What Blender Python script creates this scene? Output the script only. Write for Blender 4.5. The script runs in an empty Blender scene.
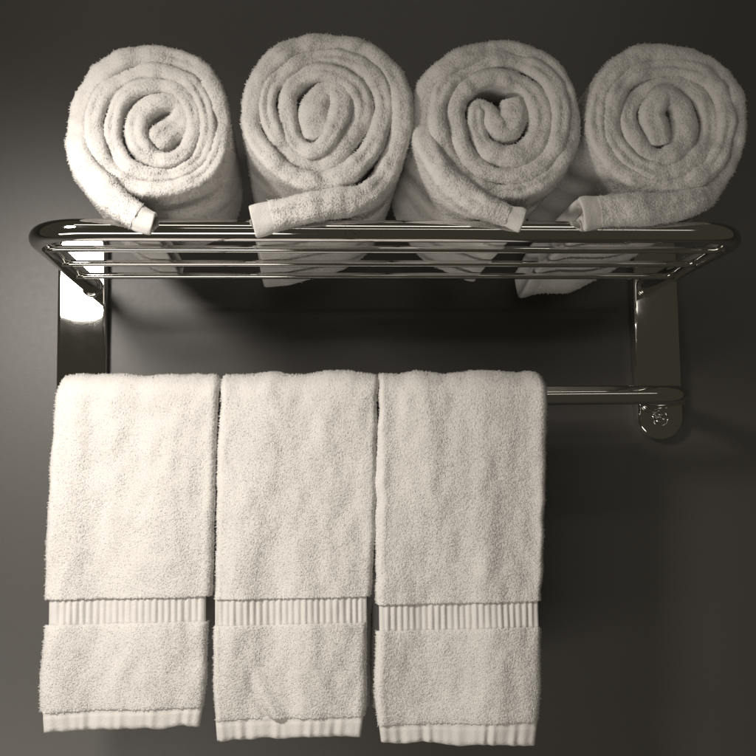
import bpy, math, random
import numpy as np
from mathutils import Vector, Matrix, noise

# ------------------------------------------------------------------ camera
CAM = np.array([-0.0808, -1.0839, -0.1975])
PITCH, YAW, ROLL, FPX = 0.0924, 0.0770, -0.0140, 1014.36      # FPX for a 756 px wide picture
_fw = np.array([math.sin(YAW)*math.cos(PITCH), math.cos(YAW)*math.cos(PITCH), math.sin(PITCH)])
_ri = np.array([math.cos(YAW), -math.sin(YAW), 0.0])
_up = np.cross(_ri, _fw)
_ri, _up = math.cos(ROLL)*_ri + math.sin(ROLL)*_up, -math.sin(ROLL)*_ri + math.cos(ROLL)*_up

scene = bpy.context.scene
col = scene.collection
cd = bpy.data.cameras.new('camera')
cam = bpy.data.objects.new('camera', cd); col.objects.link(cam)
cam.matrix_world = Matrix(((_ri[0], _up[0], -_fw[0], CAM[0]),
                           (_ri[1], _up[1], -_fw[1], CAM[1]),
                           (_ri[2], _up[2], -_fw[2], CAM[2]), (0, 0, 0, 1)))
cd.sensor_fit = 'HORIZONTAL'; cd.sensor_width = 36.0
cd.lens = 36.0*FPX/756.0
cd.clip_start = 0.02; cd.clip_end = 60
scene.camera = cam

def ray(px, py):
    d = _fw + _ri*(px-378.0)/FPX - _up*(py-378.0)/FPX
    return d
def at(px, py, y):
    """point seen at pixel (px, py) on the upright plane at depth y"""
    d = ray(px, py); t = (y-CAM[1])/d[1]
    return CAM + d*t

# ------------------------------------------------------------------ world and lamps
w = bpy.data.worlds.new('World'); scene.world = w; w.use_nodes = True
bg = w.node_tree.nodes['Background']
bg.inputs[0].default_value = (1.0, 0.90, 0.66, 1); bg.inputs[1].default_value = 0.042      # the dim room, even all round

PLATE_Y = -0.014
# the round, downward-facing bathroom lamp whose image shows in the left mounting plate (mirrored in the plate's plane)
L = 0.62
q = at(81, 276, PLATE_Y + (L + PLATE_Y))
LAMP = Vector((q[0], -L, q[2]))
ld = bpy.data.lights.new('bathroom_lamp', 'SPOT'); ld.energy = 18.8; ld.color = (1.0, 0.925, 0.84)
ld.shadow_soft_size = 0.072; ld.spot_size = math.radians(168); ld.spot_blend = 1.0
lo = bpy.data.objects.new('bathroom_lamp', ld); col.objects.link(lo); lo.location = LAMP
lo.rotation_euler = (Vector((-0.30, -0.25, -0.86))-LAMP).to_track_quat('-Z', 'Y').to_euler()

def added_strip(name, loc, aim, length, width, power, colour):
    """an added, unseen strip light, no fitting of the room; it draws bright lines along the chrome"""
    ld = bpy.data.lights.new(name, 'AREA'); ld.shape = 'RECTANGLE'; ld.size = length; ld.size_y = width
    ld.energy = power; ld.color = colour
    o = bpy.data.objects.new(name, ld); col.objects.link(o); o.location = loc
    o.rotation_euler = (Vector(aim)-Vector(loc)).to_track_quat('-Z', 'Y').to_euler()
WARM = (1.0, 0.92, 0.825)
added_strip('added_high_strip', (0.0, -1.7, 1.25), (0, 0, 0), 1.7, 0.16, 2.6, WARM)  # added overhead light: streaks along the tubes and some fill
added_strip('added_low_fill', (-0.65, -1.05, -0.95), (-0.1, 0, -0.25), 1.2, 0.22, 4.6, WARM)  # added low on the left: fill for undersides and the lower wall
added_strip('added_rear_strip', (0.35, -2.6, 0.42), (0.1, 0, 0), 1.6, 0.10, 1.2, WARM)  # added behind the camera: a streak on rail and bar

scene.view_settings.view_transform = 'Standard'
scene.view_settings.look = 'None'
scene.view_settings.exposure = 0.0
scene.view_settings.gamma = 1.0
scene.view_settings.use_curve_mapping = False

# ------------------------------------------------------------------ materials
def mat(name):
    m = bpy.data.materials.new(name); m.use_nodes = True
    nt = m.node_tree
    return m, nt, nt.nodes['Principled BSDF']
def N(nt, t, **k):
    n = nt.nodes.new(t)
    for a, v in k.items():
        setattr(n, a, v)
    return n
def ramp(nt, p0, c0, p1, c1):
    r = N(nt, 'ShaderNodeValToRGB')
    r.color_ramp.elements[0].position = p0; r.color_ramp.elements[0].color = c0
    r.color_ramp.elements[1].position = p1; r.color_ramp.elements[1].color = c1
    return r

def wall_material():
    m, nt, b = mat('satin_grey_paint')
    tc = N(nt, 'ShaderNodeTexCoord')
    n1 = N(nt, 'ShaderNodeTexNoise'); n1.inputs['Scale'].default_value = 3.0; n1.inputs['Detail'].default_value = 6
    n2 = N(nt, 'ShaderNodeTexNoise'); n2.inputs['Scale'].default_value = 420.0; n2.inputs['Detail'].default_value = 3
    n3 = N(nt, 'ShaderNodeTexNoise'); n3.inputs['Scale'].default_value = 160.0; n3.inputs['Detail'].default_value = 3
    for n in (n1, n2, n3): nt.links.new(tc.outputs['Object'], n.inputs['Vector'])
    r = ramp(nt, 0.3, (0.086, 0.083, 0.079, 1), 0.7, (0.096, 0.093, 0.088, 1))
    nt.links.new(n1.outputs['Fac'], r.inputs[0]); nt.links.new(r.outputs[0], b.inputs['Base Color'])
    rr = N(nt, 'ShaderNodeMapRange'); rr.inputs[3].default_value = 0.44; rr.inputs[4].default_value = 0.50
    b.inputs['Specular IOR Level'].default_value = 1.0
    nt.links.new(n3.outputs['Fac'], rr.inputs[0]); nt.links.new(rr.outputs[0], b.inputs['Roughness'])
    add = N(nt, 'ShaderNodeMath', operation='ADD')
    nt.links.new(n2.outputs['Fac'], add.inputs[0]); nt.links.new(n3.outputs['Fac'], add.inputs[1])
    bp = N(nt, 'ShaderNodeBump'); bp.inputs['Strength'].default_value = 0.04; bp.inputs['Distance'].default_value = 0.001
    nt.links.new(add.outputs[0], bp.inputs['Height']); nt.links.new(bp.outputs[0], b.inputs['Normal'])
    return m
def chrome_material(name, smudge):
    m, nt, b = mat(name)
    b.inputs['Metallic'].default_value = 1.0
    b.inputs['Base Color'].default_value = (0.76, 0.75, 0.73, 1)
    tc = N(nt, 'ShaderNodeTexCoord')
    n = N(nt, 'ShaderNodeTexNoise'); n.inputs['Scale'].default_value = 70; n.inputs['Detail'].default_value = 8
    nt.links.new(tc.outputs['Object'], n.inputs['Vector'])
    rr = N(nt, 'ShaderNodeMapRange'); rr.inputs[1].default_value = 0.35; rr.inputs[2].default_value = 0.75
    rr.inputs[3].default_value = 0.03; rr.inputs[4].default_value = 0.03+smudge
    nt.links.new(n.outputs['Fac'], rr.inputs[0]); nt.links.new(rr.outputs[0], b.inputs['Roughness'])
    # pin-prick specks and pitting in the plating
    v = N(nt, 'ShaderNodeTexVoronoi'); v.inputs['Scale'].default_value = 260
    nt.links.new(tc.outputs['Object'], v.inputs['Vector'])
    n2 = N(nt, 'ShaderNodeTexNoise'); n2.inputs['Scale'].default_value = 22; n2.inputs['Detail'].default_value = 3
    nt.links.new(tc.outputs['Object'], n2.inputs['Vector'])
    a = ramp(nt, 0.10, (1, 1, 1, 1), 0.22, (0, 0, 0, 1)); nt.links.new(v.outputs['Distance'], a.inputs[0])
    c = ramp(nt, 0.54, (0, 0, 0, 1), 0.66, (1, 1, 1, 1)); nt.links.new(n2.outputs['Fac'], c.inputs[0])
    mu = N(nt, 'ShaderNodeMath', operation='MULTIPLY')
    nt.links.new(a.outputs[0], mu.inputs[0]); nt.links.new(c.outputs[0], mu.inputs[1])
    mx = N(nt, 'ShaderNodeMix', data_type='RGBA')
    mx.inputs[6].default_value = (0.76, 0.75, 0.73, 1); mx.inputs[7].default_value = (0.34, 0.33, 0.30, 1)
    nt.links.new(mu.outputs[0], mx.inputs[0]); nt.links.new(mx.outputs[2], b.inputs['Base Color'])
    return m
def cotton_material(name, woven):
    m, nt, b = mat(name)
    tc = N(nt, 'ShaderNodeTexCoord')
    n = N(nt, 'ShaderNodeTexNoise'); n.inputs['Scale'].default_value = 35; n.inputs['Detail'].default_value = 5
    nt.links.new(tc.outputs['Object'], n.inputs['Vector'])
    r = ramp(nt, 0.3, (0.80, 0.785, 0.765, 1), 0.7, (0.85, 0.835, 0.815, 1))
    nt.links.new(n.outputs['Fac'], r.inputs[0]); nt.links.new(r.outputs[0], b.inputs['Base Color'])
    b.inputs['Roughness'].default_value = 0.95
    b.inputs['Specular IOR Level'].default_value = 0.15
    b.inputs['Sheen Weight'].default_value = 0.25 if not woven else 0.08
    b.inputs['Sheen Roughness'].default_value = 0.5
    h = N(nt, 'ShaderNodeTexNoise'); h.inputs['Scale'].default_value = 900 if not woven else 700
    h.inputs['Detail'].default_value = 4
    nt.links.new(tc.outputs['Object'], h.inputs['Vector'])
    bp = N(nt, 'ShaderNodeBump'); bp.inputs['Strength'].default_value = 0.5; bp.inputs['Distance'].default_value = 0.0008
    nt.links.new(h.outputs['Fac'], bp.inputs['Height'])
    if woven:
        nt.links.new(bp.outputs[0], b.inputs['Normal'])
    else:
        # yarn loops scatter light like the cloth under them: blend loop normals with the cloth's own
        at_ = N(nt, 'ShaderNodeAttribute'); at_.attribute_name = 'cloth_normal'
        mx = N(nt, 'ShaderNodeMix', data_type='VECTOR'); mx.inputs[0].default_value = 0.45
        nt.links.new(bp.outputs[0], mx.inputs[4]); nt.links.new(at_.outputs['Vector'], mx.inputs[5])
        nv = N(nt, 'ShaderNodeVectorMath', operation='NORMALIZE')
        nt.links.new(mx.outputs[1], nv.inputs[0]); nt.links.new(nv.outputs[0], b.inputs['Normal'])
    return m
M_WALL = wall_material()
M_CHROME = chrome_material('polished_chrome', 0.05)
M_PLATE = chrome_material('pitted_chrome', 0.012)
M_TERRY = cotton_material('white_terry_cotton', False)
M_WOVEN = cotton_material('white_woven_cotton', True)

# ------------------------------------------------------------------ object helpers
def empty(name, loc, label, cat, group=None):
    o = bpy.data.objects.new(name, None); col.objects.link(o)
    o.location = loc; o.empty_display_size = 0.02
    o['label'] = label; o['category'] = cat
    if group: o['group'] = group
    return o
def make_mesh(name, V, quads, tris, material, parent=None, smooth=True):
    V = np.asarray(V, np.float32)
    quads = np.asarray(quads, np.int32).reshape(-1, 4); tris = np.asarray(tris, np.int32).reshape(-1, 3)
    me = bpy.data.meshes.new(name)
    me.vertices.add(len(V))
    if parent is not None: V = V - np.array(parent_origin(parent), np.float32)
    me.vertices.foreach_set('co', V.ravel())
    nl = quads.size + tris.size
    me.loops.add(nl)
    me.loops.foreach_set('vertex_index', np.concatenate([quads.ravel(), tris.ravel()]))
    npol = len(quads)+len(tris)
    me.polygons.add(npol)
    st = np.concatenate([np.arange(len(quads))*4, len(quads)*4 + np.arange(len(tris))*3]).astype(np.int32)
    me.polygons.foreach_set('loop_start', st)
    me.update(calc_edges=True)
    me.polygons.foreach_set('use_smooth', np.full(len(me.polygons), smooth))
    me.materials.append(material)
    o = bpy.data.objects.new(name, me); col.objects.link(o)
    if parent is not None: o.parent = parent
    return o
def parent_origin(p):
    v = np.zeros(3)
    while p is not None:
        v += np.array(p.location); p = p.parent
    return v
def grid_quads(n, m, close_m=False):
    """quads of an n x m vertex grid (row-major); wraps in m when asked"""
    i = np.arange(n-1)[:, None]; mm = m if close_m else m-1
    j = np.arange(mm)[None, :]; j2 = (j+1) % m
    a = i*m+j; b = i*m+j2; c = (i+1)*m+j2; d = (i+1)*m+j
    return np.stack([a, b, c, d], -1).reshape(-1, 4)
def grid_normals(P, close_m=False):
    """smooth normals of a grid of points (n, m, 3)"""
    ds = np.gradient(P, axis=0)
    if close_m:
        dv = np.roll(P, -1, 1)-np.roll(P, 1, 1)
    else:
        dv = np.gradient(P, axis=1)
    n = np.cross(dv, ds)
    return n/(np.linalg.norm(n, axis=-1, keepdims=True)+1e-12)
def fract_noise(P, scale, seed=0):
    off = np.array([seed*17.3, seed*5.1, seed*9.7])
    Q = np.asarray(P).reshape(-1, 3)/scale + off
    return np.array([noise.noise(q) for q in Q]).reshape(np.asarray(P).shape[:-1])

def loops_on(P, NRM, Q, keep, per_m2, rng, size=1.0):
    """terry loops: many little leaning nubs scattered over the quads of a surface"""
    V = P.reshape(-1, 3); NN = NRM.reshape(-1, 3)
    wt = np.asarray(keep, float); sel = wt > 0
    q = Q[sel]
    A, B, C, D = (V[q[:, k]] for k in range(4))
    area = 0.5*np.linalg.norm(np.cross(C-A, D-B), axis=1)*wt[sel]
    n = int(area.sum()*per_m2)
    f = rng.choice(len(q), n, p=area/area.sum())
    u = rng.random((n, 1)); v = rng.random((n, 1))
    def bil(T):
        a, b, c, d = (T[q[f, k]] for k in range(4))
        return (a*(1-u)+b*u)*(1-v)+(d*(1-u)+c*u)*v
    p = bil(V); nn = bil(NN); nn /= np.linalg.norm(nn, axis=1, keepdims=True)+1e-12
    r = rng.normal(size=(n, 3)); t = np.cross(nn, r); t /= np.linalg.norm(t, axis=1, keepdims=True)+1e-12
    b = np.cross(nn, t)
    a_ = (0.00070+0.00060*rng.random((n, 1)))*size
    b_ = (0.00055+0.00035*rng.random((n, 1)))*size
    h = (0.00025+0.00060*rng.random((n, 1)))*size
    lean = (rng.normal(size=(n, 1))*0.0003*t + rng.normal(size=(n, 1))*0.00025*b)*size
    # some loops are pulled: thin and standing further out
    wild = rng.random((n, 1)) < np.where(np.abs(nn[:, 1:2]) < 0.5, 0.25, 0.0)
    a_ = np.where(wild, a_*0.45, a_); b_ = np.where(wild, b_*0.30, b_); h = np.where(wild, h*2.2+0.0003, h)
    lean = np.where(wild, lean*3.0, lean)
    base = p - nn*0.0004
    top = p + nn*h + lean
    tl = 0.55
    W = np.stack([base-a_*t-b_*b, base+a_*t-b_*b, base+a_*t+b_*b, base-a_*t+b_*b,
                  top-a_*tl*t, top+a_*tl*t], 1)          # n, 6, 3
    o = (np.arange(n)*6)[:, None]
    qs = np.concatenate([o+np.array([[0, 1, 5, 4]]), o+np.array([[2, 3, 4, 5]])])
    ts = np.concatenate([o+np.array([[1, 2, 5]]), o+np.array([[3, 0, 4]])])
    return W.reshape(-1, 3), qs, ts, np.repeat(nn, 6, axis=0)
def terry_object(name, P, Q, NRM, keep, per_m2, rng, parent, caps=None, size=1.0, material=None):
    V = P.reshape(-1, 3); LV, LQ, LT, LN = loops_on(P, NRM, Q, keep, per_m2, rng, size)
    off = len(V)
    tri = LT+off
    if caps is not None and len(caps): tri = np.concatenate([caps, tri])
    o = make_mesh(name, np.concatenate([V, LV]), np.concatenate([Q, LQ+off]), tri, material or M_TERRY, parent)
    a = o.data.attributes.new('cloth_normal', 'FLOAT_VECTOR', 'POINT')
    a.data.foreach_set('vector', np.concatenate([NRM.reshape(-1, 3), LN]).astype(np.float32).ravel())
    return o

def tube(name, path, radius, material, parent, seg=28, caps=True):
    """round tube along a polyline"""
    P = np.asarray(path, float); n = len(P)
    T = np.gradient(P, axis=0); T /= np.linalg.norm(T, axis=1, keepdims=True)
    up = np.array([0, 0, 1.0])
    S = np.cross(T, up); S /= np.linalg.norm(S, axis=1, keepdims=True)
    U = np.cross(S, T)
    a = np.linspace(0, 2*np.pi, seg, endpoint=False)
    R = np.broadcast_to(np.asarray(radius, float), (n,))[:, None, None]
    G = P[:, None, :] + R*(np.cos(a)[None, :, None]*S[:, None, :] + np.sin(a)[None, :, None]*U[:, None, :])
    V = G.reshape(-1, 3); Q = grid_quads(n, seg, True)
    tri = []
    if caps:
        V = np.concatenate([V, P[:1], P[-1:]])
        k = np.arange(seg); k2 = (k+1) % seg
        tri = np.concatenate([np.stack([np.full(seg, n*seg), k2, k], 1),
                              np.stack([np.full(seg, n*seg+1), (n-1)*seg+k, (n-1)*seg+k2], 1)])
    return make_mesh(name, V, Q, tri, material, parent)

# ------------------------------------------------------------------ the wall
def build_wall():
    X, Z = 3.0, 2.0
    o = make_mesh('wall', [(-X, 0, -Z), (X, 0, -Z), (X, 0, Z), (-X, 0, Z)], [(0, 1, 2, 3)], [], M_WALL, None, False)
    o['kind'] = 'structure'
    return o
build_wall()

# ------------------------------------------------------------------ the rack
A, RT, DEP = 0.2972, 0.0090, 0.2655          # arm offset, tube radius, shelf depth
RODS = [(-0.2232, -0.0059), (-0.1632, -0.0059), (-0.1046, -0.0059)]; RR = 0.0031
BAR_Y, BAR_Z, BAR_R = -0.1262, -0.1266, 0.0092
PC, PW = 0.3080, 0.0253
rack = empty('towel_rack', (0, 0, -0.169), 'polished chrome wall rack with rod shelf above and towel bar below', 'towel rack')

def u_path(half, depth, z, rc, ystart):
    pts = [(-half, y, z) for y in np.linspace(ystart, -depth+rc, 30)]
    pts += [(-half+rc-rc*math.cos(t), -depth+rc-rc*math.sin(t), z) for t in np.linspace(0, math.pi/2, 26)[1:]]
    pts += [(x, -depth, z) for x in np.linspace(-half+rc, half-rc, 80)[1:]]
    pts += [(half-rc+rc*math.sin(t), -depth+rc-rc*math.cos(t), z) for t in np.linspace(0, math.pi/2, 26)[1:]]
    pts += [(half, y, z) for y in np.linspace(-depth+rc, ystart, 30)[1:]]
    return pts
tube('shelf_rail', u_path(A, DEP, 0.0, 0.040, PLATE_Y+0.001), RT, M_CHROME, rack, 40)
bar = tube('towel_bar', u_path(A, -BAR_Y, BAR_Z, 0.030, PLATE_Y+0.001), BAR_R, M_CHROME, rack, 40)
for (y, z) in RODS:
    tube('shelf_rod', [(x, y, z) for x in np.linspace(-A+0.003, A-0.003, 60)], RR, M_CHROME, rack, 20)

def plate(cx):
    """long mounting plate with round ends and a rolled rim"""
    zb, zt = -0.167, 0.066
    def outline(off, k=30):
        r = PW-off; pts = []
        for t in np.linspace(math.pi, 2*math.pi, k): pts.append((cx+r*math.cos(t), zb+PW+r*math.sin(t)))
        for t in np.linspace(0, math.pi, k): pts.append((cx+r*math.cos(t), zt-PW+r*math.sin(t)))
        return np.array(pts)
    rings = []
    b = 0.0032
    for off, y in [(0, -0.0005), (0, PLATE_Y+b)] + [(b*(1-math.cos(t)), PLATE_Y+b*(1-math.sin(t))) for t in np.linspace(0.15, math.pi/2, 9)] + [(b+0.0006, PLATE_Y)]:
        o = outline(off); rings.append(np.stack([o[:, 0], np.full(len(o), y), o[:, 1]], 1))
    G = np.array(rings); n, m = G.shape[:2]
    Q = grid_quads(n, m, True)
    V = np.concatenate([G.reshape(-1, 3), G[-1], [[cx, PLATE_Y, (zb+zt)/2]]])      # the face has vertices of its own, so it shades flat
    k = np.arange(m); tri = np.stack([np.full(m, n*m+m), n*m+k, n*m+(k+1) % m], 1)
    p = make_mesh('mounting_plate', V, Q, tri[:, ::-1], M_PLATE, rack)
    # pan head screw with a cross recess
    zs = -0.1440; r = 0.0058
    prof = [(r, 0.0), (r*0.98, 0.0011)]+[(r*q_, 0.0011+0.0020*math.sqrt(1-q_**2)) for q_ in np.linspace(0.93, 0.03, 26)]
    s = 72
    a = np.linspace(0, 2*math.pi, s, endpoint=False)
    G = np.zeros((len(prof), s, 3))
    for i, (pr, ph) in enumerate(prof):
        near = np.minimum(abs(pr*np.sin(a+0.35)), abs(pr*np.cos(a+0.35)))
        dent = 0.0024*np.clip((0.00105-near)/0.00035, 0, 1)*np.clip((0.0041-pr)/0.0006, 0, 1)
        d = ph-dent
        G[i, :, 0] = cx-0.0015+pr*np.cos(a); G[i, :, 1] = PLATE_Y-0.0002-d; G[i, :, 2] = zs+pr*np.sin(a)
    V = np.concatenate([G.reshape(-1, 3), [[cx-0.0015, PLATE_Y-0.0009, zs]]])
    n = len(prof); k = np.arange(s)
    make_mesh('screw', V, grid_quads(n, s, True), np.stack([np.full(s, n*s), (n-1)*s+k, (n-1)*s+(k+1) % s], 1), M_CHROME, p, False)
    # countersunk ring round the screw
    a = np.linspace(0, 2*math.pi, 41)
    G = np.zeros((8, 40, 3))
    for i, t in enumerate(np.linspace(0, math.pi, 8)):
        rr = 0.0082-0.0009*math.cos(t)
        G[i, :, 0] = cx-0.0005+rr*np.cos(a[:40]); G[i, :, 1] = PLATE_Y-0.0006*math.sin(t)+0.0002; G[i, :, 2] = zs+rr*np.sin(a[:40])
    make_mesh('screw_ring', G.reshape(-1, 3), grid_quads(8, 40, True), [], M_PLATE, p)
    return p
plate(-PC); plate(PC)
# collars where the tubes meet the plates
for sx in (-1, 1):
    for z, r in ((0.0, RT), (BAR_Z, BAR_R)):
        ys = [PLATE_Y+0.0005, PLATE_Y-0.0012, PLATE_Y-0.0022, PLATE_Y-0.003]
        tube('collar', [(sx*A, y, z) for y in ys], [r+0.0022, r+0.0022, r+0.0016, r+0.0004], M_CHROME, rack, 32)

# ------------------------------------------------------------------ towels hanging on the bar
TY = -0.1432            # mid plane of the hanging front half
TH = 0.0062             # half thickness of the folded towel
def edge_fn(pts):
    """(px x, px y) edge points -> functions of world z, at the towel's front plane"""
    W = np.array([at(px, py, TY) for px, py in pts])
    o = np.argsort(W[:, 2])
    return lambda z: np.interp(z, W[o, 2], W[o, 0])
def smooth_edge(pts):
    f = edge_fn(pts)
    def g(z):
        z = np.asarray(z, float)
        return sum(f(z+d) for d in np.linspace(-0.012, 0.012, 7))/7
    return g
def section(m_side, m_flat):
    """closed rounded-slab cross section: returns (u in -1..1 of width, side offset, n offset) samples"""
    pts = []
    for t in np.linspace(-1, 1, m_flat): pts.append((t, 0, -1))             # front, left to right
    for a in np.linspace(-math.pi/2, math.pi/2, m_side)[1:-1]: pts.append((1, math.cos(a), math.sin(a)))
    for t in np.linspace(1, -1, m_flat): pts.append((t, 0, 1))
    for a in np.linspace(math.pi/2, 3*math.pi/2, m_side)[1:-1]: pts.append((-1, math.cos(a), math.sin(a)))
    return np.array(pts)
def slab(path, T_n, xl, xr, th, m_flat, wob=None):
    """sweep the rounded slab along path points (y, z) with normals T_n (pointing to the wearer side)"""
    S = section(9, m_flat); n = len(path)
    P = np.zeros((n, len(S), 3))
    th = np.broadcast_to(np.asarray(th, float), (n,))
    rs = np.minimum(th, 0.0062)
    u = (S[:, 0]+1)/2
    x0 = (xl+rs)[:, None]; x1 = (xr-rs)[:, None]
    P[:, :, 0] = x0+(x1-x0)*u[None, :]+S[None, :, 1]*rs[:, None]
    off = S[None, :, 2]*th[:, None]          # -1 = front
    P[:, :, 1] = path[:, 0][:, None]-off*T_n[:, 0][:, None]
    P[:, :, 2] = path[:, 1][:, None]-off*T_n[:, 1][:, None]
    return P, S
def cap_tris(n, m, flat=None):
    """close both ends of a closed-section grid; a slab pairs its front with its back, so hollows stay hollow"""
    if flat is None:
        k = np.arange(1, m-1)
        a = np.stack([np.zeros_like(k), k, k+1], 1)
    else:
        side = (m-2*flat)//2
        t = []
        bk = lambda j_: flat+side+(flat-1-j_)
        for j_ in range(flat-1):
            t += [(j_, j_+1, bk(j_+1)), (j_, bk(j_+1), bk(j_))]
        ring = [flat-1]+list(range(flat, flat+side))+[bk(flat-1)]
        t += [(ring[0], ring[q_], ring[q_+1]) for q_ in range(1, len(ring)-1)]
        ring = [bk(0)]+list(range(2*flat+side, m))+[0]
        t += [(ring[0], ring[q_], ring[q_+1]) for q_ in range(1, len(ring)-1)]
        a = np.array(t)
    return np.concatenate([a, a[:, ::-1]+(n-1)*m])

def hanging_towel(label, left, right, band, hem, hem_bottom, back, seed):
    rng = np.random.default_rng(seed)
    zt_bar = BAR_Z
    xl = smooth_edge(left); xr = smooth_edge(right)
    def zpx(x, y): return at(x, y, TY)[2]
    mid = 0.5*(left[0][0]+right[0][0])
    z_b0, z_b1 = zpx(mid, band[0]), zpx(mid, band[1])
    z_h0 = zpx(mid, hem)
    z_hl, z_hr = zpx(mid, hem_bottom[0]), zpx(mid, hem_bottom[1])
    root = empty('hand_towel', (at(mid, 560, TY)[0], BAR_Y, BAR_Z+0.02), label, 'towel', 'white hand towels hanging on the bar')
    rad = BAR_R+TH+0.0012
    back_y = BAR_Y+rad
    front_y = BAR_Y-rad
    # ---- terry body: up the back, over the bar, down the front to the band
    z_back = zpx(mid, back['bottom'])
    pts, nrm, side = [], [], []
    for z in np.arange(z_back, BAR_Z, 0.0035): pts.append((back_y+0.004*math.sin((z-z_back)*9), z)); nrm.append((1, 0)); side.append(1.0)
    for t in np.linspace(0, math.pi, 18):
        pts.append((BAR_Y+rad*math.cos(t), BAR_Z+rad*math.sin(t))); nrm.append((math.cos(t), math.sin(t))); side.append(1-t/math.pi)
    zs = np.arange(BAR_Z-0.003, z_b0, -0.003)
    for z in zs: pts.append((front_y, z)); nrm.append((-1, 0)); side.append(0.0)
    pts.append((front_y, z_b0)); nrm.append((-1, 0)); side.append(0.0)
    pts = np.array(pts); nrm = np.array(nrm); side = np.array(side)
    zq = np.minimum(pts[:, 1], BAR_Z+0.012)
    L_ = xl(zq); R_ = xr(zq)
    wob = np.array([noise.noise((z*60, seed*3.3, 0.0)) for z in pts[:, 1]])*0.0012
    wob2 = np.array([noise.noise((z*60, seed*3.3, 7.0)) for z in pts[:, 1]])*0.0012
    L_ = L_+wob+side*back['dl']; R_ = R_+wob2+side*back['dr']
    m_flat = 60
    fold_x = rng.uniform(0.2, 0.8, 4)
    def relief(P, S, amt):
        """soft hanging folds and a slightly lumpy surface"""
        x = P[:, :, 0]; z = P[:, :, 2]
        q = np.stack([x/0.030+seed*4.1, z/0.16, np.full_like(x, seed*2.0)], -1).reshape(-1, 3)
        a = np.array([noise.noise(v) for v in q]).reshape(x.shape)
        q = np.stack([x/0.012+seed*1.7, z/0.022, np.full_like(x, seed*5.0)], -1).reshape(-1, 3)
        b = np.array([noise.noise(v) for v in q]).reshape(x.shape)
        q = np.stack([x/0.055+seed*2.3, z/0.30, np.full_like(x, seed*7.0)], -1).reshape(-1, 3)
        c = np.array([noise.noise(v) for v in q]).reshape(x.shape)
        return amt*(0.0034*a+0.0010*b+0.0050*c*np.clip((BAR_Z-0.01-z)/0.08, 0, 1))
    def put(P, S, amt=1.0):
        NR = grid_normals(P, True)
        flat = (np.abs(S[:, 1]) < 0.3)[None, :]
        d = relief(P, S, amt)*np.where(flat, 1.0, 0.5)
        P = P+NR*(d*(1.0 if orient(P) > 0 else -1.0))[..., None]
        return P, grid_normals(P, True)
    def orient(P):
        NR = grid_normals(P, True)
        c = P.mean(axis=1, keepdims=True)
        return np.sign(((P-c)*NR).sum()) 
    # grow in from the top so that the fold over the bar has round shoulders
    P, S = slab(pts, nrm, L_, R_, TH, m_flat)
    # shoulders: pull the outer ends of the top fold down a little
    xm = 0.5*(P[:, :, 0].max()+P[:, :, 0].min()); hw = 0.5*(P[:, :, 0].max()-P[:, :, 0].min())
    e = np.clip((np.abs(P[:, :, 0]-xm)/hw-0.86)/0.14, 0, 1)**2
    topw = np.clip((P[:, :, 2]-(BAR_Z+0.004))/0.016, 0, 1)
    P[:, :, 2] -= e*topw*0.0045
    P[:, :, 2] += topw*np.array([[noise.noise((v/0.02, seed*1.3, 2.0)) for v in r] for r in P[:, :, 0]])*0.0012
    # the last 3 mm roll in to the band
    endf = np.clip((P[:, :, 2]-z_b0)/0.004, 0, 1)
    P, NR = put(P, S)
    Q = grid_quads(len(pts), len(S), True)
    sg = 1.0 if orient(P) > 0 else -1.0
    if sg < 0: Q = Q[:, ::-1]; NR = -NR
    n, m = P.shape[:2]
    fc = P.reshape(-1, 3)[Q].mean(1); fnr = NR.reshape(-1, 3)[Q].mean(1)
    frontish = (fnr[:, 1] < 0.25) & ((fc[:, 1] < BAR_Y) | (fc[:, 2] > BAR_Z))
    backedge = (np.abs(fnr[:, 0]) > 0.4) & (fc[:, 1] > BAR_Y)
    body = terry_object('terry_body', P, Q, NR, frontish | backedge, 0.92e6, rng, root, cap_tris(n, m, m_flat), 0.98)
    # ---- woven band with upright ribs
    def x_at(f, px, z): return at(px, 600, TY)[0]
    bl, br = band[2], band[3]
    zz = np.linspace(z_b0+0.004, z_b1-0.004, 16)
    bpts = np.stack([np.full(len(zz), front_y), zz], 1); bn = np.tile([[-1.0, 0.0]], (len(zz), 1))
    lx = np.full(len(zz), at(bl, 0.5*(band[0]+band[1]), TY)[0]); rx = np.full(len(zz), at(br, 0.5*(band[0]+band[1]), TY)[0])
    P, S = slab(bpts, bn, lx, rx, TH-0.0016, 300)
    flatf = (S[:, 2] < -0.9)
    x = P[:, :, 0]
    ph = np.zeros(x.shape[1])
    xs = x[0]; pitch = 0.0058
    warp = np.array([noise.noise((v/0.013, seed*2.1, 0.3)) for v in xs])*0.0011
    cyc = (xs+warp)/pitch
    rib = (0.5-0.5*np.cos(2*np.pi*cyc))**0.8
    amp = 0.0017*(0.75+0.5*np.array([noise.noise((math.floor(c)*0.9, seed*1.1, 4.0)) for c in cyc]))
    P[:, :, 1] += np.where(flatf, -(rib*amp)[None, :]*(1-np.abs(np.linspace(-1, 1, len(zz)))**6)[:, None]+0.0012, 0)
    vz = np.linspace(-1, 1, len(zz))
    d = relief(P, S, 1.05); P[:, :, 1] -= np.where(flatf[None, :], d, 0)
    Q = grid_quads(len(zz), len(S), True)
    if sg < 0: Q = Q[:, ::-1]
    make_mesh('woven_band', P.reshape(-1, 3), Q, cap_tris(*P.shape[:2], 300), M_WOVEN, root)
    # ---- lower terry panel
    zz = np.arange(z_b1, z_h0, -0.003); zz = np.append(zz, z_h0)
    pp = np.stack([np.full(len(zz), front_y), zz], 1); pn = np.tile([[-1.0, 0.0]], (len(zz), 1))
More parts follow.
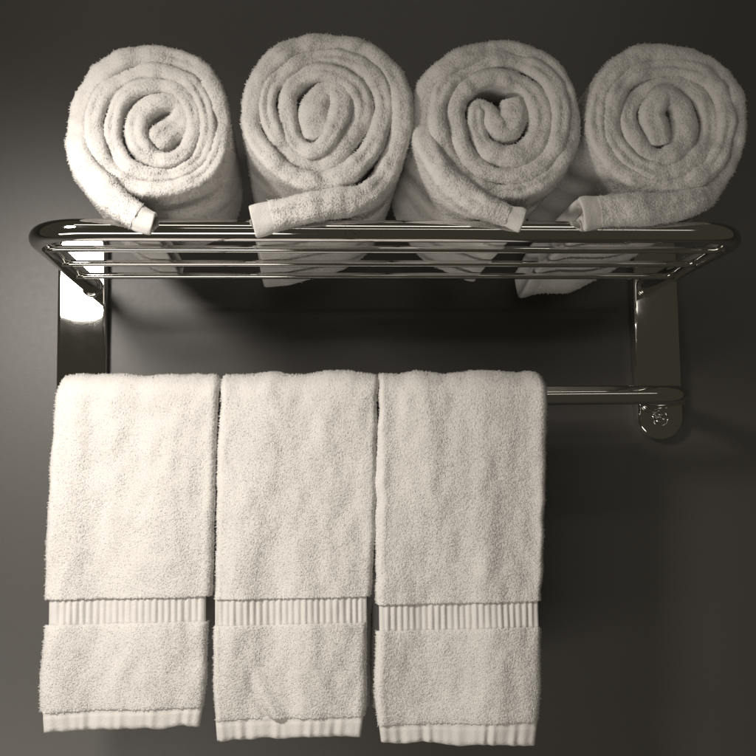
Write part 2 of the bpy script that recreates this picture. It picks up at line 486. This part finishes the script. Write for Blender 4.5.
    tt = np.clip(np.minimum(zz[0]-zz, zz-zz[-1])/0.004, 0, 1)
    P, S = slab(pp, pn, xl(zz), xr(zz), TH*(0.92+0.08*tt), m_flat)
    P, NR = put(P, S, 1.1)
    if back.get('crease'):
        (cx0, cy0), (cx1, cy1) = back['crease']
        a = at(cx0, cy0, TY); b = at(cx1, cy1, TY)
        x = P[:, :, 0]; z = P[:, :, 2]
        t = np.clip((z-a[2])/(b[2]-a[2]), 0, 1)
        xc = a[0]+(b[0]-a[0])*t**1.5
        s_ = np.clip((a[2]-z)/(a[2]-b[2])*1.3, 0, 1)
        g = (x-xc)/0.006
        P[:, :, 1] += np.where(S[None, :, 2] < -0.5, s_*(0.0034*np.exp(-(g+0.4)**2*2.2)-0.0042*np.exp(-(g-1.0)**2*0.8)), 0)
        NR = grid_normals(P, True)
    if orient(P) < 0: NR = -NR
    Q = grid_quads(len(zz), len(S), True)
    if sg < 0: Q = Q[:, ::-1]
    fnr = NR.reshape(-1, 3)[Q].mean(1)
    terry_object('terry_panel', P, Q, NR, fnr[:, 1] < 0.3, 0.92e6, rng, root, cap_tris(len(zz), len(S), m_flat), 0.98)
    # ---- hem with pleats
    k = 14
    P = np.zeros((k, 0, 3))
    hl, hr = at(left[-1][0], left[-1][1], TY)[0], at(right[-1][0], right[-1][1], TY)[0]
    zz = np.linspace(z_h0+0.0012, 0.5*(z_hl+z_hr), k)
    hp = np.stack([np.full(k, front_y), zz], 1); hn = np.tile([[-1.0, 0.0]], (k, 1))
    hx0 = xl(np.full(k, z_h0))*(1-np.linspace(0, 1, k))+hl*np.linspace(0, 1, k)
    hx1 = xr(np.full(k, z_h0))*(1-np.linspace(0, 1, k))+hr*np.linspace(0, 1, k)
    th = np.interp(np.arange(k), [0, 3, k-3, k-1], [0.0046, 0.0052, 0.0052, 0.0038])
    P, S = slab(hp, hn, hx0, hx1, th, 220)
    x = P[:, :, 0]; xs = x[-1]
    v = np.linspace(0, 1, k)[:, None]
    u = (xs-xs.min())/(xs.max()-xs.min())
    P[:, :, 2] += v*((z_hl-zz[-1])*(1-u)+(z_hr-zz[-1])*u)[None, :]
    P[:, :, 2] += v*np.array([noise.noise((q/0.018, seed*1.9, 1.0)) for q in xs])[None, :]*0.0022
    warp = np.array([noise.noise((q/0.02, seed*3.1, 9.0)) for q in xs])*0.004
    pl = np.sin(2*math.pi*(xs+warp)/0.0098)*0.5+0.5*np.sin(2*math.pi*(xs+warp*1.4)/0.0153+1.0)
    strength = 0.5+0.5*np.clip(np.array([noise.noise((q/0.035, seed*0.7, 3.0)) for q in xs])*2+0.4, 0, 1)
    flatf = (S[:, 2] < -0.5)
    P[:, :, 1] += np.where(flatf[None, :], -(0.0014*pl*strength)[None, :]*(0.35+0.65*v), 0)
    P[:, :, 1] -= np.where(flatf[None, :], relief(P, S, 1.1), 0)
    # stitched seam just under the terry
    seam = np.exp(-((v-0.22)/0.06)**2)
    P[:, :, 1] += np.where(flatf[None, :], 0.0009*seam, 0)
    Q = grid_quads(k, len(S), True)
    if sg < 0: Q = Q[:, ::-1]
    make_mesh('hem', P.reshape(-1, 3), Q, cap_tris(k, len(S), 220), M_WOVEN, root)
    return root

hanging_towel('brightest white hand towel hanging leftmost on the bar, over the left plate',
    [(58, 366), (57, 385), (53, 440), (48, 520), (46, 590), (46, 630), (41, 680), (42, 708), (44, 726)],
    [(219, 366), (218, 400), (216, 450), (214, 520), (212, 590), (207, 630), (207, 680), (203, 708), (200, 724)],
    (597, 623, 49, 206), 708, (728, 727), dict(bottom=682, dl=0.004, dr=0.004), 1)
hanging_towel('white hand towel hanging in the middle of the three, creased above its hem',
    [(222, 366), (221, 400), (218, 450), (216, 520), (215, 590), (213, 630), (213, 690), (215, 717), (217, 735)],
    [(377, 366), (377, 400), (376, 450), (375, 520), (371, 590), (366, 630), (366, 690), (364, 717), (361, 736)],
    (597, 624, 215, 367), 717, (737, 737), dict(bottom=716, dl=-0.002, dr=0.006, crease=((252, 668), (272, 720))), 2)
hanging_towel('white hand towel hanging rightmost, next to the bare end of the bar',
    [(380, 366), (379, 400), (377, 470), (377, 590), (377, 640), (375, 690), (378, 722), (381, 740)],
    [(547, 366), (546, 400), (545, 450), (543, 560), (541, 600), (540, 640), (541, 680), (538, 724), (535, 745)],
    (602, 629, 379, 538.5), 722, (739, 747), dict(bottom=712, dl=-0.001, dr=-0.004), 3)

# ------------------------------------------------------------------ rolled towels on the shelf
FY = -0.280             # plane on which the roll faces are measured
def catmull(pts, per):
    P = np.array(pts, float); out = []
    Pp = np.vstack([2*P[0]-P[1], P, 2*P[-1]-P[-2]])
    for i in range(1, len(Pp)-2):
        a, b, c, d = Pp[i-1:i+3]
        for t in np.linspace(0, 1, per, endpoint=False):
            out.append(0.5*((2*b)+(c-a)*t+(2*a-5*b+4*c-d)*t*t+(3*b-a-3*c+d)*t**3))
    out.append(P[-1]); return np.array(out)
def resample(P, step):
    d = np.r_[0, np.cumsum(np.linalg.norm(np.diff(P[:, :2], axis=0), axis=1))]
    n = int(d[-1]/step); s = np.linspace(0, d[-1], n)
    return np.stack([np.interp(s, d, P[:, k]) for k in range(P.shape[1])], 1), s

def rolled_towel(label, origin, dirn, trace, hem_len, seed, lean=0.0, sag=0.008, back=-0.03):
    """a folded towel rolled into a spiral: its centre line is traced on the plane FY, then swept back along the shelf"""
    rng = np.random.default_rng(seed*11+3)
    K = 200/756
    pts = [(origin[0]+x*K, origin[1]+y*K, h*K) for x, y, h in trace]
    c = np.mean([p[:2] for p in pts[:-12]], axis=0); rx = 84
    P = catmull(pts, 8)
    P, s = resample(P, 1.9)                          # px
    # smooth the joint between spiral and tail
    for _ in range(4): P[1:-1, :2] = 0.25*P[:-2, :2]+0.5*P[1:-1, :2]+0.25*P[2:, :2]
    n = len(P); slen = s[-1]
    W = np.array([at(x, y, FY) for x, y in P[:, :2]])
    mpp = np.linalg.norm(at(c[0]+50, c[1], FY)-at(c[0]-50, c[1], FY))/100
    h = P[:, 2]*mpp
    f = s/slen
    to_end = (slen-s)*mpp
    # spread in thickness: crevices open here and there
    hn = np.array([noise.noise((v*0.030, seed*7.7, 0.0)) for v in s])
    h = h*(1.0+0.14*hn)
    T = np.gradient(W[:, [0, 2]], axis=0); T /= np.linalg.norm(T, axis=1, keepdims=True)
    Nn = np.stack([T[:, 1], -T[:, 0]], 1)*(1 if dirn > 0 else -1)
    cc = at(c[0], c[1], FY)[[0, 2]]
    if ((W[:, [0, 2]]-cc)*Nn).sum() < 0: Nn = -Nn            # outward
    # where the front fold of each layer sits
    yn = np.array([noise.noise((v*0.012, seed*2.9, 5.0)) for v in s])*0.0055 + np.array([noise.noise((v*0.05, seed*4.9, 8.0)) for v in s])*0.0025
    yfront = FY+0.004+yn
    tailw = np.clip((s-(slen-150))/90, 0, 1)
    yfront = yfront*(1-tailw)+(FY-0.006+0.3*yn)*tailw
    # between spiral and tail the fold is pulled back a little
    pull = np.exp(-((s-(slen-165))/34.0)**2); yfront = yfront+0.010*pull
    yback = back+0.006*yn/0.007
    lipk = 11; LIP = 0.6
    ts = np.linspace(-math.pi/2, math.pi/2, lipk)
    rows = []
    ny = 17
    def ypos(y0, y1): return [y0+(y1-y0)*(j/(ny-1))**1.6 for j in range(ny)]
    tag_outer = []
    lipmask = []
    cols = []
    # inner side from back to front, lip, outer side front to back, back lip
    m = ny-1+lipk+ny-1+5
    G = np.zeros((n, m, 3)); isl = np.zeros(m, bool); iso = np.zeros(m, bool)
    for i in range(n):
        hh = h[i]; y0 = yfront[i]+hh*LIP; y1 = yback[i]
        yy = ypos(y0, y1)
        prof = [(-hh, y) for y in yy[::-1][:-1]]
        prof += [(hh*math.sin(t), y0-hh*LIP*math.cos(t)) for t in ts]
        prof += [(hh, y) for y in yy[1:]]
        prof += [(hh*math.cos(t), y1+hh*0.5*math.sin(t)) for t in np.linspace(0, math.pi, 7)[1:-1]]
        a = np.array(prof)
        G[i, :, 0] = W[i, 0]+Nn[i, 0]*a[:, 0]; G[i, :, 2] = W[i, 2]+Nn[i, 1]*a[:, 0]; G[i, :, 1] = a[:, 1]
    isl[ny-3:ny+lipk+3] = True; iso[ny+lipk-3:] = True
    # lie the roll level: the measured plane is the face, the roll leans back along the shelf
    G[:, :, 0] += lean*(G[:, :, 1]-FY)
    G = G
    # soft lumps
    NR = grid_normals(G, True)
    ctr = G[:, ny-1:ny-1+lipk].mean(1)
    dn = fract_noise(G, 0.008, seed)*0.0009+fract_noise(G, 0.022, seed+5)*0.0017
    dn = dn*np.exp(-np.clip(G[:, :, 1]-yfront[:, None]-0.012, 0, 1)/0.03)
    # the fold of each layer shows its two plies here and there
    ply = np.zeros(m); ply[ny-1:ny-1+lipk] = np.exp(-((np.sin(ts)-0.1)/0.28)**2)
    pw_ = np.clip(0.35+1.5*np.array([noise.noise((v*0.022, seed*6.1, 2.0)) for v in s]), 0, 1)
    dn = dn-0.0024*pw_[:, None]*ply[None, :]
    sgn = 1.0 if (NR[:, ny-1+lipk//2, 1]).mean() < 0 else -1.0
    NR = NR*sgn
    G = G+NR*dn[..., None]
    # behind the rail the underside lies flat on the rods
    wb = np.clip((G[:, :, 1]+DEP-0.004)/0.026, 0, 1); zf = -0.0015
    G[:, :, 2] = np.where(G[:, :, 2] < zf, zf+(G[:, :, 2]-zf)*(1-0.85*wb), G[:, :, 2])
    # the rear of the tail sags between the last rod and the wall
    tw = np.clip((s-(slen-120))/60, 0, 1)[:, None]
    rear = np.clip((G[:, :, 1]+0.105)/0.06, 0, 1)
    G[:, :, 2] -= tw*rear**1.3*sag
    # rest on rail and rods instead of passing through them
    for (ry_, rz_, rr_) in [(-DEP, 0.0, RT+0.0016)]+[(y, z, RR+0.0016) for y, z in RODS]:
        dy = G[:, :, 1]-ry_; dz = G[:, :, 2]-rz_
        d = np.hypot(dy, dz)
        inside = (np.abs(dy) < rr_) & (G[:, :, 2] < rz_+np.sqrt(np.maximum(rr_**2-dy**2, 0))) & (G[:, :, 2] > rz_-0.03)
        soft = rr_
        G[:, :, 2] = np.where(inside, rz_+np.sqrt(np.maximum(rr_**2-dy**2, 0)), G[:, :, 2])
    NR = grid_normals(G, True)*sgn
    root = empty('rolled_towel', (cc[0], -0.15, 0.0), label, 'towel', 'white towels rolled on the shelf')
    # split: terry up to the hem
    ih = int(np.searchsorted(s, slen-hem_len))
    Q = grid_quads(ih+1, m, True)
    if sgn < 0: Q = Q[:, ::-1]
    Gt = G[:ih+1]; Nt = NR[:ih+1]
    fi = Q[:, 0]//m; fj = Q[:, 0] % m
    fy = Gt.reshape(-1, 3)[Q].mean(1); fn = Nt.reshape(-1, 3)[Q].mean(1)
    deep = fy[:, 1]-yfront[fi]
    keep = ((fj >= ny-2) & (fj <= ny+lipk) & (deep < 0.016)).astype(float)
    # outer wrap: loops near the face, fewer on the sides and the underside further in
    outer = (s[fi] > slen-2*math.pi*rx*1.15-120)
    wrap = outer & iso[fj] & (fn[:, 2] < 0.5)
    keep = np.maximum(keep, np.where(wrap, np.where(deep < 0.04, 0.8, 0.28), 0))
    keep = np.maximum(keep, np.where((s[fi] > slen-150) & (fn[:, 2] < 0.3), np.where(deep < 0.03, 0.8, 0.3), 0))
    terry_object('terry_roll', Gt, Q, Nt, keep, 0.85e6, rng, root, cap_tris(ih+1, m), 0.95)
    # hem at the loose end: thinner, woven, lightly pleated
    Gh = G[ih-6:].copy(); nh = len(Gh)
    mid = Gh.mean(axis=1, keepdims=True)
    cen = np.stack([W[ih-6:, 0], W[ih-6:, 2]], 1)
    v = np.linspace(0, 1, nh)
    shrink = 0.96+0.10*v
    for kx, comp in ((0, 0), (2, 1)):
        Gh[:, :, kx] = cen[:, comp][:, None]+(Gh[:, :, kx]-cen[:, comp][:, None])*shrink[:, None]
    ys = Gh[:, :, 1]
    Gh[:, :, 1] += 0.0012*(1-v)[:, None]
    nh_ = NR[ih-6:]
    angp = np.arange(m)
    pleat = 0.0006*np.sin(angp*1.7+seed)
    pleat[:ny-2] = 0; pleat[ny+lipk+1:] = 0
    Gh += nh_*pleat[None, :, None]
    # the end is an open fold: turn the edge inwards
    c0 = ny-1+lipk//2
    mir = np.array([2*c0-j if 2*c0-j >= 0 and 2*c0-j < m-5 and j < m-5 else (2*m-6-j if j >= m-5 else j) for j in range(m)])
    end = Gh[-1]; mid_ = 0.5*(end+end[mir])
    tdir = np.array([T[-1, 0], 0, T[-1, 1]])
    extra = [mid_+(end-mid_)*0.90+tdir*0.0012, mid_+(end-mid_)*0.66+tdir*0.0010, mid_+(end-mid_)*0.56-tdir*0.0012, mid_+(end-mid_)*0.46-tdir*0.009]
    for e_ in extra[1:]: e_[:, 1] += 0.0022*np.exp(-((np.arange(m)-c0)/4.0)**2)
    Gh = np.concatenate([Gh, np.array(extra)]); nh = len(Gh)
    Qh = grid_quads(nh, m, True)
    if sgn < 0: Qh = Qh[:, ::-1]
    make_mesh('hem', Gh.reshape(-1, 3), Qh, cap_tris(nh, m), M_WOVEN, root)
    return root

rolled_towel('leftmost rolled white towel, its loose end pointing right over the left end of the rail', (55, 35), -1,
    [(365,395,46),(415,350,46),(470,300,42),(465,250,36),(405,232,36),(340,258,40),(305,315,42),(305,380,42),(335,430,38),
     (390,465,28),(460,455,28),(505,400,28),(522,330,28),(510,255,28),(455,195,28),(380,180,28),(295,195,30),(235,250,30),
     (210,330,30),(220,410,30),(265,480,30),(340,515,30),(430,515,30),(510,480,30),(560,410,30),(575,325,30),(555,235,30),
     (500,160,30),(420,130,30),(330,125,32),(235,155,34),(170,215,34),(140,300,34),(145,390,34),(185,480,34),(255,545,32),
     (340,572,30),(440,570,32),(530,535,32),(595,470,32),(625,380,30),(625,290,30),(595,190,34),(530,110,36),(430,68,36),
     (330,64,36),(220,95,40),(130,160,42),(85,250,42),(75,340,40),(82,430,46),(125,515,54),(184,585,58),(243,640,54),
     (297,684,48),(340,706,46),(368,714,44)], 19, 1, sag=0.003, back=-0.088)
rolled_towel('rolled white towel with a broad loose end pointing left, second from the left', (230, 25), 1,
    [(328,410,48),(320,345,58),(322,285,54),(372,228,38),(420,255,42),(422,310,46),(398,380,42),(360,440,34),(300,470,34),
     (240,420,34),(215,330,34),(220,240,34),(280,180,34),(350,165,36),(440,195,38),(500,260,40),(500,340,44),(440,430,46),
     (360,510,46),(270,500,36),(190,430,34),(145,340,32),(145,250,32),(190,175,34),(270,120,34),(370,105,36),(470,125,40),
     (550,190,40),(585,280,36),(570,370,36),(520,470,38),(440,550,42),(340,585,40),(230,555,38),(140,480,36),(85,390,36),
     (78,290,36),(110,190,38),(180,110,40),(280,60,36),(390,55,34),(500,75,38),(590,140,42),(645,230,42),(655,320,40),
     (645,410,40),(615,500,40),(565,590,42),(500,645,46),(400,668,56),(280,694,60),(170,720,60),(88,738,60)], 20, 2, sag=0.004, back=-0.052)
rolled_towel('rolled white towel with a narrow loose end pointing down right, third from the left', (400, 30), -1,
    [(440,245,46),(446,300,56),(410,365,52),(365,345,40),(340,290,36),(300,275,32),(300,350,36),(330,430,40),(400,468,46),
     (480,452,50),(530,395,48),(542,320,48),(515,240,46),(455,185,42),(370,165,34),(290,185,34),(230,240,34),(215,320,34),
     (235,410,34),(280,490,36),(350,535,34),(440,545,36),(530,510,38),(590,440,36),(615,350,36),(610,260,38),(570,170,38),
     (490,115,36),(390,95,36),(290,120,36),(200,170,36),(150,250,34),(145,340,34),(170,430,36),(220,510,36),(290,575,36),
     (390,600,34),(480,590,36),(570,545,38),(630,460,38),(652,360,38),(645,260,38),(600,160,42),(520,85,40),(420,55,36),
     (310,70,38),(200,115,40),(120,190,40),(90,290,40),(100,390,44),(130,480,46),(190,570,48),(270,640,48),(350,682,44),
     (410,707,42),(458,724,42)], 17, 3, sag=0.003, back=-0.066)
rolled_towel('dimmest rolled white towel, rightmost on the shelf, loose end pointing left', (556, 35), 1,
    [(403,405,44),(392,350,56),(370,285,50),(420,218,38),(484,252,46),(505,330,52),(485,400,46),(420,460,36),(340,430,34),
     (295,360,32),(285,280,32),(325,210,32),(400,170,34),(490,175,36),(565,225,38),(600,310,38),(590,400,40),(520,470,40),
     (420,510,38),(320,480,36),(240,410,36),(215,310,36),(240,210,36),(300,140,36),(400,110,36),(500,115,38),(590,155,38),
     (645,240,38),(655,340,38),(630,440,38),(560,520,38),(460,560,36),(350,550,36),(250,490,36),(180,400,36),(160,300,34),
     (185,190,36),(245,110,40),(330,65,38),(430,58,36),(530,75,38),(620,120,42),(685,210,42),(698,320,40),(690,420,40),
     (660,500,40),(600,580,44),(510,628,50),(400,651,56),(280,660,60),(180,665,60),(100,676,60)], 18, 4, sag=0.012, back=-0.030)
